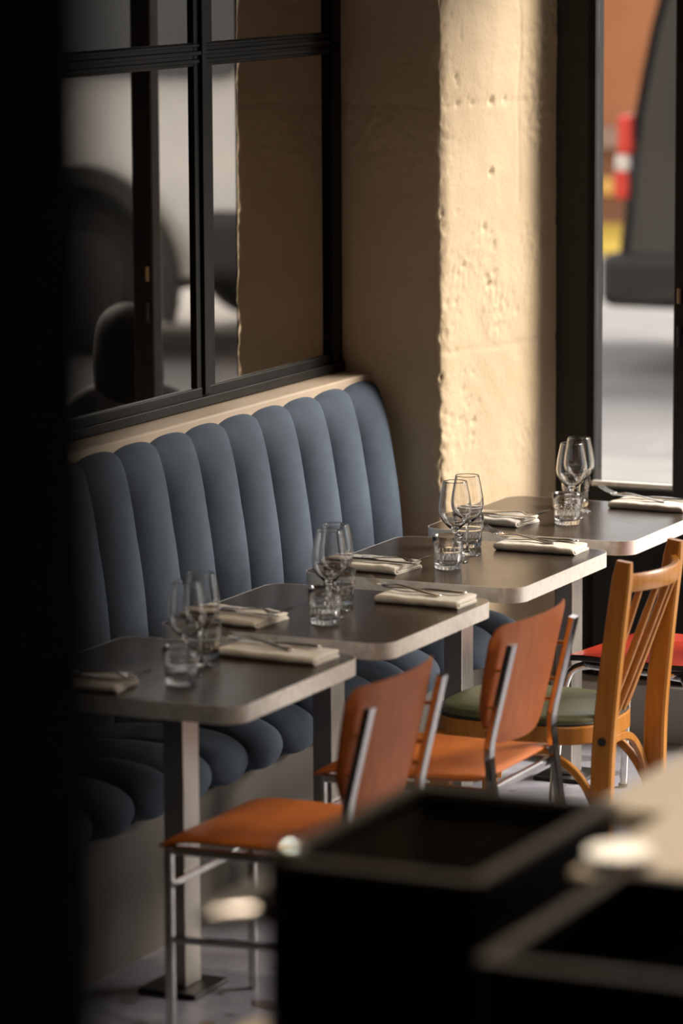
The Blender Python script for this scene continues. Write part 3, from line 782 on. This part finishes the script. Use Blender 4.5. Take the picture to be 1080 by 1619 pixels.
rc_ = make_red_chair(); rc_.location = (1.150, 3.825, 0); rc_.rotation_euler = (0, 0, math.radians(-8))

# ================================================================== FOREGROUND
o = box('wall_pillar', (3.30, 3.872), (-4.70, -4.27), (0.0, CEIL), 'blackmatte', None, 0.01); struct(o, 'black pillar in the near foreground')

cabA = thing('service_cabinet', 'black service cabinet in the blurred foreground, under the open crate with chrome handle', 'cabinet', (2.79, -1.25, 0))
box('body', (-0.16, 0.17), (-0.31, 0.36), (0.06, 1.02), 'blacklac', cabA, 0.006)
box('top', (-0.175, 0.175), (-0.325, 0.37), (1.02, 1.045), 'blacklac', cabA, 0.005)
box('plinth', (-0.15, 0.16), (-0.28, 0.34), (0.0, 0.06), 'blackmatte', cabA)
box('door', (-0.150, 0.160), (-0.322, -0.308), (0.09, 1.0), 'blacklac', cabA, 0.004)
box('side_shelf', (-0.33, -0.16), (-0.31, -0.05), (0.93, 0.95), 'counter', cabA, 0.004)
cabB = thing('service_cabinet', 'black service cabinet at the lower right corner, under the second crate', 'cabinet', (3.45, -1.42, 0))
box('body', (-0.42, 0.45), (-0.50, 0.48), (0.06, 1.02), 'blacklac', cabB, 0.006)
box('top', (-0.43, 0.46), (-0.51, 0.48), (1.02, 1.045), 'blacklac', cabB, 0.005)
box('plinth', (-0.40, 0.43), (-0.47, 0.46), (0.0, 0.06), 'blackmatte', cabB)
box('door', (-0.40, -0.005), (-0.512, -0.498), (0.09, 1.0), 'blacklac', cabB, 0.004)
box('door', (0.005, 0.43), (-0.512, -0.498), (0.09, 1.0), 'blacklac', cabB, 0.004)

def crate(name, x0, x1, y0, y1, z0, z1, label, rimmat, tk=0.016):
    cx, cy = (x0+x1)/2, (y0+y1)/2
    t = thing(name, label, 'crate', (cx, cy, z0))
    a, b, c, d, h = x0-cx, x1-cx, y0-cy, y1-cy, z1-z0
    box('bottom', (a, b), (c, d), (0, .012), 'blacklac', t)
    box('side', (a, a+tk), (c, d), (.012, h), 'blacklac', t, .002)
    box('side', (b-tk, b), (c, d), (.012, h), 'blacklac', t, .002)
    box('side', (a+tk, b-tk), (c, c+tk), (.012, h), 'blacklac', t, .002)
    box('side', (a+tk, b-tk), (d-tk, d), (.012, h), 'blacklac', t, .002)
    P = rrect(a-.006, b+.006, c-.006, d+.006, .012, 4); Q = rrect(a+tk+.004, b-tk-.004, c+tk+.004, d-tk-.004, .008, 4)
    r_ = loft('rim', [[(x, y, z) for x, y in pp] for pp, z in ((Q, h), (P, h), (P, h+.010), (Q, h+.010))], rimmat, t, True, 0.6, False, True)
    return t
crA = crate('crate', 2.612, 2.915, -1.560, -1.080, 1.046, 1.245, 'open black crate with a worn metal rim in the blurred foreground', 'rimsteel', 0.012)
tube('handle', curve3([(-0.150, -0.230, 0.134), (-0.195, -0.27, 0.134), (-0.213, -0.285, 0.134), (-0.213, -0.11, 0.134), (-0.195, -0.095, 0.134), (-0.150, -0.085, 0.134)], 5), 0.014, 'steelcol', crA, 12)
link('corner_cap', lathe_mesh('corner_cap', [(0, 0), (.018, 0), (.020, .006), (.016, .016), (.006, .020), (0, .0205)], 20), 'chrome', crA, (-0.130, -0.222, 0.2085))
crB = crate('crate', 3.06, 3.60, -1.895, -1.435, 1.046, 1.245, 'second open black crate at the lower right, in front of the beige counter', 'rimsteel', 0.012)
ct = thing('serving_counter', 'beige stone counter top blurred in the right foreground', 'counter', (3.5, -0.9, 0))
slab('counter_top', [(x-3.5, y+0.9) for x, y in ((2.875, -1.062), (2.985, -1.062), (2.985, -1.425), (4.12, -1.425), (4.12, -0.10), (2.875, -0.10))], 1.205, 1.245, 'counter', ct, 0.005)
box('body', (-0.50, 0.58), (0.0, 0.70), (0.0, 1.205), 'blacklac', ct, 0.005)
# ceiling spotlights: one over the counter, two unseen ones added as fill over the aisle
def spotlight(x, y, label, energy, cone, soft=0.05, aim=None, tint=(1, .76, .50)):
    sp = thing('ceiling_spotlight', label, 'spotlight', (x, y, CEIL), 0, 'ceiling spotlights')
    link('housing', lathe_mesh('housing', [(0, 0), (.045, 0), (.045, -.11), (.040, -.112), (.038, -.09), (.036, -.03), (0, -.03)], 28), 'blackmatte', sp)
    link('lens', lathe_mesh('lens', [(0, -.085), (.037, -.085), (.037, -.08), (0, -.08)], 24), 'porcelain', sp)
    ld = bpy.data.lights.new('spot_beam', 'SPOT'); ld.energy = energy; ld.spot_size = math.radians(cone); ld.spot_blend = 0.8; ld.color = tint; ld.shadow_soft_size = soft
    lo = bpy.data.objects.new('spot_beam', ld); COL.objects.link(lo); lo.parent = sp; lo.location = (0, 0, -.15)
    if aim: sp.rotation_euler = (Vector((x, y, CEIL-.05))-Vector(aim)).to_track_quat('Z', 'Y').to_euler(); sp.location.z = CEIL-.06
spotlight(3.08, -1.30, 'small black ceiling spotlight above the serving counter', 330, 58, .05, None, (1, .86, .68))
spotlight(3.00, 0.40, 'small black ceiling spotlight added as unseen fill, tilted towards the row of tables', 85, 44, .08, (0.95, 2.0, 0.75), (1, .85, .66))  # added fill for napkin sides, glasses and the nearest table
spotlight(1.45, 2.60, 'small black ceiling spotlight added as unseen fill over the aisle by the wooden chair', 42, 70, .10)  # added fill from above for the chair seats
# small white dish on the rim
dm = lathe_mesh('saucer', [(0.0, 0.0), (0.022, 0.0), (0.024, 0.003), (0.044, 0.014), (0.052, 0.019), (0.051, 0.021), (0.042, 0.017), (0.022, 0.006), (0.0, 0.005)], 40)
o = link('saucer', dm, 'porcelain', None, (3.035, -1.375, 1.2455)); o.scale = (0.85, 0.95, 1.0); tag(o, 'small white dish on the edge of the beige counter, blurred', 'dish')

# ================================================================== STREET
GZ = -0.12
struct(slab('pavement', [(-30, 4.82), (40, 4.82), (40, 10.15), (-30, 10.15)], GZ-.2, GZ, 'pavement'), 'grey stone pavement outside the windows')
struct(box('kerb', (-30, 40), (10.15, 10.9), (GZ-.2, GZ+.005), 'kerbstone'), 'pale kerb strip along the pavement')
struct(box('road', (-30, 40), (10.9, 20.6), (GZ-.2, GZ-.01), 'asphalt'), 'grey asphalt road outside the window')
struct(box('kerb_far', (-30, 40), (20.6, 22.8), (GZ-.2, GZ+.03), 'yellow'), 'yellow painted kerb across the road')
bd = thing('street_building', 'orange rendered building across the road with stone ledges', 'building', (0, 23.0, GZ))
box('wall', (-28, 11), (0.05, 6), (0, 2.95), 'brick', bd)
box('base_course', (-28, 11), (-0.02, 0.05), (0, 0.60), 'brickdark', bd)
box('gold_band', (-28, 11), (-0.06, 0.05), (0.25, 0.38), 'gold', bd)
box('ledge', (-28, 11), (-0.10, 0.05), (0.62, 0.78), 'ledgepink', bd)
box('cornice', (-28, 11), (-0.20, 0.05), (2.95, 3.10), 'ledgepink', bd)
for k in range(9):
    x = -26+k*4.0
    wn = box('window', (x, x+1.3), (-0.01, 0.06), (2.0, 2.7), 'carglass', bd)
    box('window_frame', (x-.06, x+1.36), (-0.03, 0.05), (1.93, 2.0), 'ledgepink', wn)

def van(name, label, X0, Y0, body, windowmat, wheelx, H=1.95, L=4.7, W=1.9, flip=False, flare=False):
    """side profile along +x from the rear end at x=0; near side at y=0"""
    t = thing(name, label, 'van', (X0, Y0, GZ))
    if flip: t.scale = (-1, 1, 1)
    prof = [(0.03, 0.42), (0.0, 0.60), (0.035, 0.95), (0.065, 1.40), (0.20, H-.14), (0.36, H), (2.9, H), (3.35, H-.18), (3.85, 1.22), (4.45, 1.02), (L-.04, 0.80), (L, 0.55), (L-.05, 0.38)]
    prof2 = [(a, b-.12+.12) for a, b in smooth_prof([(p[0], p[1]) for p in prof], 3)]
    def ringat(y, ins, top):
        out = []
        for x, z in prof2:
            k = max(0, (z-0.95)/(H-0.95)); out.append((x+(ins if x < L/2 else -ins), y+top*k, z))
        return out
    # wheel arch cut in the lower edge
    low = []
    for wx in sorted(wheelx, reverse=True):
        for k in range(9):
            a = PI*k/8; low.append((wx+0.40*math.cos(a), 0.36+0.42*math.sin(a)))
    def full(y, ins, top): return ringat(y, ins, top)+[(x, y, z) for x, z in low]
    secs = [full(0.05, 0.05, 0.10), full(0.0, 0.015, 0.10), full(0.02, 0.0, 0.12)]
    secs2 = [full(W-.02, 0.0, -0.12), full(W, 0.015, -0.10), full(W-.05, 0.05, -0.10)]
    b = loft('body', secs+secs2, body, t, True, 0.5)
    # side glass
    for (xa, xb) in ((0.27, 1.35), (1.45, 2.35), (2.45, 3.30)):
        g = []
        q = rrect(xa, xb, 1.22, H-.16, .09, 5)
        k_ = lambda z: 0.12*max(0, (z-0.95)/(H-0.95))
        for d in (-0.012, 0.03): g.append([(x, k_(z)+d, z) for x, z in q])
        loft('side_window', g, windowmat, t, True, 0.6)
    # rear window
    rx = lambda z: next((a[0]+(b_[0]-a[0])*(z-a[1])/(b_[1]-a[1]) for a, b_ in zip(prof2, prof2[1:]) if a[1] <= z <= b_[1]), 0.2)
    loft('rear_window', [[(rx(z)+d, y, z) for y, z in rrect(0.25, W-.25, 1.20, H-.18, .1, 5)] for d in (-0.012, 0.05)], windowmat, t, True, .6)
    # bumpers and sill
    for nm, x0, x1, z0, z1 in (('rear_bumper', -0.10, 0.45, 0.36, 0.66), ('front_bumper', L-.5, L+.06, 0.32, 0.62)):
        o = box(nm, (x0, x1), (-0.035, W+.035), (z0, z1), 'plastic', t, 0.07, 4)
    box('sill', (wheelx[0]+.46, wheelx[1]-.46), (-0.02, 0.03), (0.30, 0.44), 'plastic', t, 0.02, 3)
    box('side_moulding', (wheelx[0]+.46, wheelx[1]-.46), (-0.022, 0.02), (0.66, 0.76), 'plastic' if not flare else body, t, 0.012, 3)
    for yy in (-0.02, W-.10):
        o = box('tail_lamp', (-0.005, 0.075), (yy, yy+.12), (1.20, 1.42), 'taillight', t, 0.025, 3)
        o = box('tail_lamp', (-0.025, 0.06), (yy, yy+.12), (0.955, 1.115), 'taillight', t, 0.025, 3)
        o = box('reverse_lamp', (-0.018, 0.065), (yy+.003, yy+.117), (1.11, 1.205), 'reverse', t, 0.02, 3)
    box('door_handle', (2.02, 2.24), (-0.035, 0.02), (1.06, 1.10), 'plastic', t, 0.012, 3)
    box('door_handle', (2.60, 2.80), (-0.035, 0.02), (1.06, 1.10), 'plastic', t, 0.012, 3)
    for wx in wheelx:
        for yy in (0.02, W-.24):
            tp = [(0.0, 0), (0.24, 0), (0.30, .015), (0.335, .05), (0.345, .11), (0.335, .17), (0.30, .205), (0.24, .22), (0, .22)]
            tyre = link('tyre', lathe_mesh('tyre', tp, 32), 'rubber', t, (wx, yy+.22, 0.345)); tyre.rotation_euler = (PI/2, 0, 0)
            hb = link('hubcap', lathe_mesh('hubcap', [(0, .235), (0.05, .236), (0.10, .226), (0.19, .229), (0.215, .223), (0.22, .2), (0, .2)], 32), 'plastic' if flare else 'alu', tyre)
        if flare:
            arc = [(wx+0.445*math.cos(PI*k/18), -0.012, 0.34+0.455*math.sin(PI*k/18)) for k in range(-2, 21)]
            tube('arch_flare', arc, 0, 'plastic', t, sq=(0.045, 0.03), hint=Vector((0, 1, 0)))
        box('wheel_well', (wx-.40, wx+.40), (0.06, 0.45), (0.30, 0.76), 'rubber', t)
    return t
van('parked_van', 'dark van with red tail lamps parked across the street, seen through the narrow window', -2.90, 14.0, 'carblack', 'carglass', (1.05, 3.80), H=2.25)
van('parked_van', 'white van with black wheel arch, seen reflected in the mirror', 4.62, 13.4, 'carwhite', 'carglass', (1.02, 3.80), H=1.95, flare=True).scale = (1.32, 1.32, 1.32)

# ================================================================== PERSON seated outside (seen in the mirror)
person = thing('person', 'person with dark hair and dark coat seated outside, seen from behind in the mirror', 'person', (1.47, 5.62, GZ), math.radians(-32))
def skin_body():
    # local: facing +y, seat at z = .47
    J = {'pel': (0, 0, .56, .14, .11), 'abd': (0, -.01, .70, .135, .10), 'che': (0, -.01, .83, .16, .11), 'nec0': (0, 0, .945, .085, .07), 'nec': (0, .01, .995, .055, .055), 'hd': (0, .03, 1.03, .05, .05)}
    for s_, n in ((-1, 'l'), (1, 'r')):
        J['sh'+n] = (s_*.17, -.01, .905, .06, .06); J['el'+n] = (s_*.23, .05, .73, .046, .046); J['wr'+n] = (s_*.14, .27, .68, .032, .030)
        J['hi'+n] = (s_*.09, .04, .54, .10, .09); J['kn'+n] = (s_*.12, .46, .54, .065, .065); J['an'+n] = (s_*.12, .50, .11, .045, .045); J['to'+n] = (s_*.13, .65, .05, .04, .035)
    E_ = [('pel', 'abd'), ('abd', 'che'), ('che', 'nec0'), ('nec0', 'nec'), ('nec', 'hd')]
    for n in 'lr': E_ += [('nec0', 'sh'+n), ('sh'+n, 'el'+n), ('el'+n, 'wr'+n), ('pel', 'hi'+n), ('hi'+n, 'kn'+n), ('kn'+n, 'an'+n), ('an'+n, 'to'+n)]
    ks = list(J); me = bpy.data.meshes.new('body'); me.from_pydata([J[k][:3] for k in ks], [(ks.index(a), ks.index(b)) for a, b in E_], [])
    o = link('body', me, 'coat', person)
    md = o.modifiers.new('skin', 'SKIN'); md.use_smooth_shade = True
    for i, k in enumerate(ks):
        d = me.skin_vertices[0].data[i]; d.radius = (J[k][3], J[k][4]); d.use_root = (k == 'pel')
    sub(o, 2); return o
skin_body()
def head():
    secs = []
    for z, rx, ry, yo in ((0.0, .045, .05, .0), (.02, .055, .066, .012), (.05, .064, .082, .012), (.09, .072, .090, .006), (.13, .076, .095, .0), (.17, .074, .094, -.004), (.20, .062, .080, -.006), (.222, .040, .052, -.006), (.232, .012, .016, -.006)):
        row = []
        for k in range(24):
            a = 2*PI*k/24; c, s_ = math.cos(a), math.sin(a); x = rx*c; y = ry*s_+yo
            if s_ > .93 and .06 < z < .12: y += .016*(1.2-abs(z-.07)/.05)     # nose
            if s_ > .6 and abs(abs(c)-.38) < .18 and .115 < z < .14: y -= .008  # eye sockets
            if s_ > .8 and .03 < z < .045: y += .004
            row.append((x, y, z))
        secs.append(row)
    o = loft('head', secs, 'skin', person, True, 2.0); o.location = (0, .03, 1.00); sub(o, 1)
    for s_ in (-1, 1):
        link('ear', lathe_mesh('ear', [(0, -.004), (.014, -.004), (.02, 0), (.014, .006), (0, .004)], 14), 'skin', o, (s_*.077, 0, .115)).rotation_euler = (0, PI/2, 0)
    tube('nose', [(0, .082, .128), (0, .094, .108), (0, .106, .084), (0, .094, .074)], [.006, .009, .012, .009], 'skin', o, 10, hint=Vector((1, 0, 0)))
    tube('mouth', [(-.021, .078, .047), (-.010, .084, .049), (0, .086, .048), (.010, .084, .049), (.021, .078, .047)], [.002, .0045, .005, .0045, .002], 'lips', o, 8)
    for s_ in (-1, 1):
        e = link('eye', lathe_mesh('eye', [(0, -.010), (.007, -.007), (.010, 0), (.007, .007), (0, .010)], 14), 'porcelain', o, (s_*.031, .071, .124))
        link('iris', lathe_mesh('iris', [(0, -.002), (.0045, -.002), (.0045, .001), (0, .002)], 12), 'hair', e, (0, .0095, 0)).rotation_euler = (-PI/2, 0, 0)
        tube('eyebrow', [(s_*.016, .084, .142), (s_*.031, .082, .147), (s_*.046, .072, .141)], [.002, .0032, .0015], 'hair', o, 8)
    hs = []
    for z, rx, ry, yo in ((-.11, .085, .035, -.085), (-.06, .100, .055, -.075), (0.0, .104, .075, -.055), (.06, .103, .095, -.030), (.11, .101, .108, -.018), (.15, .098, .112, -.010), (.19, .086, .104, -.008), (.22, .066, .082, -.008), (.243, .036, .046, -.008), (.250, .010, .012, -.008)):
        hs.append([(rx*1.2*math.cos(2*PI*k/28)*(1+.03*math.sin(k*5.1+z*40)), ry*math.sin(2*PI*k/28)*(1+.03*math.sin(k*3.7+z*30))+yo, z) for k in range(28)])
    hs = [[(x, (0.012+(y-0.012)*0.06 if (z < .172 and y > .012) else y), z) for x, y, z in r_] for r_ in hs]
    h = loft('hair', hs, 'hair', o, True, 2.0); sub(h, 1)
head()
for s_ in (-1, 1):
    wr = Vector((s_*.14, .265, .68)); d = Vector((-s_*.40, .90, -.12)).normalized(); sd_ = d.cross(Vector((0, 0, 1))).normalized(); u_ = sd_.cross(d)
    secs = []
    for q, hw, ht in ((0.0, .024, .020), (.03, .032, .017), (.07, .040, .014), (.092, .039, .011)):
        c = wr+d*q; secs.append([c+sd_*(hw*math.cos(2*PI*k/12))+u_*(ht*math.sin(2*PI*k/12)) for k in range(12)])
    hd_ = loft('hand', secs, 'skin', person, True, 1.2)
    for k, (off_, ln) in enumerate(((-.028, .062), (-.010, .074), (.010, .070), (.028, .056))):
        c = wr+d*.085+sd_*off_
        tube('finger', [c, c+d*ln*.45+u_*.004, c+d*ln*.8-u_*.004, c+d*ln-u_*.014], [.0085, .008, .0072, .0055], 'skin', hd_, 8, hint=u_)
    c = wr+d*.025-sd_*s_*.026
    tube('thumb', [c, c+d*.025-sd_*s_*.016, c+d*.052-sd_*s_*.018, c+d*.068-sd_*s_*.014], [.011, .010, .009, .006], 'skin', hd_, 8, hint=u_)
tch = thing('terrace_chair', 'dark terrace chair outside the window carrying the seated person', 'chair', (1.47, 5.62, GZ), math.radians(-32))
slab('seat', rrect(-.20, .20, -.16, .24, .05, 5), .425, .445, 'plastic', tch, .004)
for sx_ in (-.18, .18):
    tube('leg', [(sx_, .20, 0), (sx_, .18, .43)], .012, 'plastic', tch); tube('leg', [(sx_, -.24, 0), (sx_, -.19, .44), (sx_, -.26, .82)], .012, 'plastic', tch)
for zz in (.62, .70, .78): tube('slat', [(-.18, -.19-.07*(zz-.44)/.38, zz), (.18, -.19-.07*(zz-.44)/.38, zz)], 0, 'plastic', tch, sq=(.006, .02))
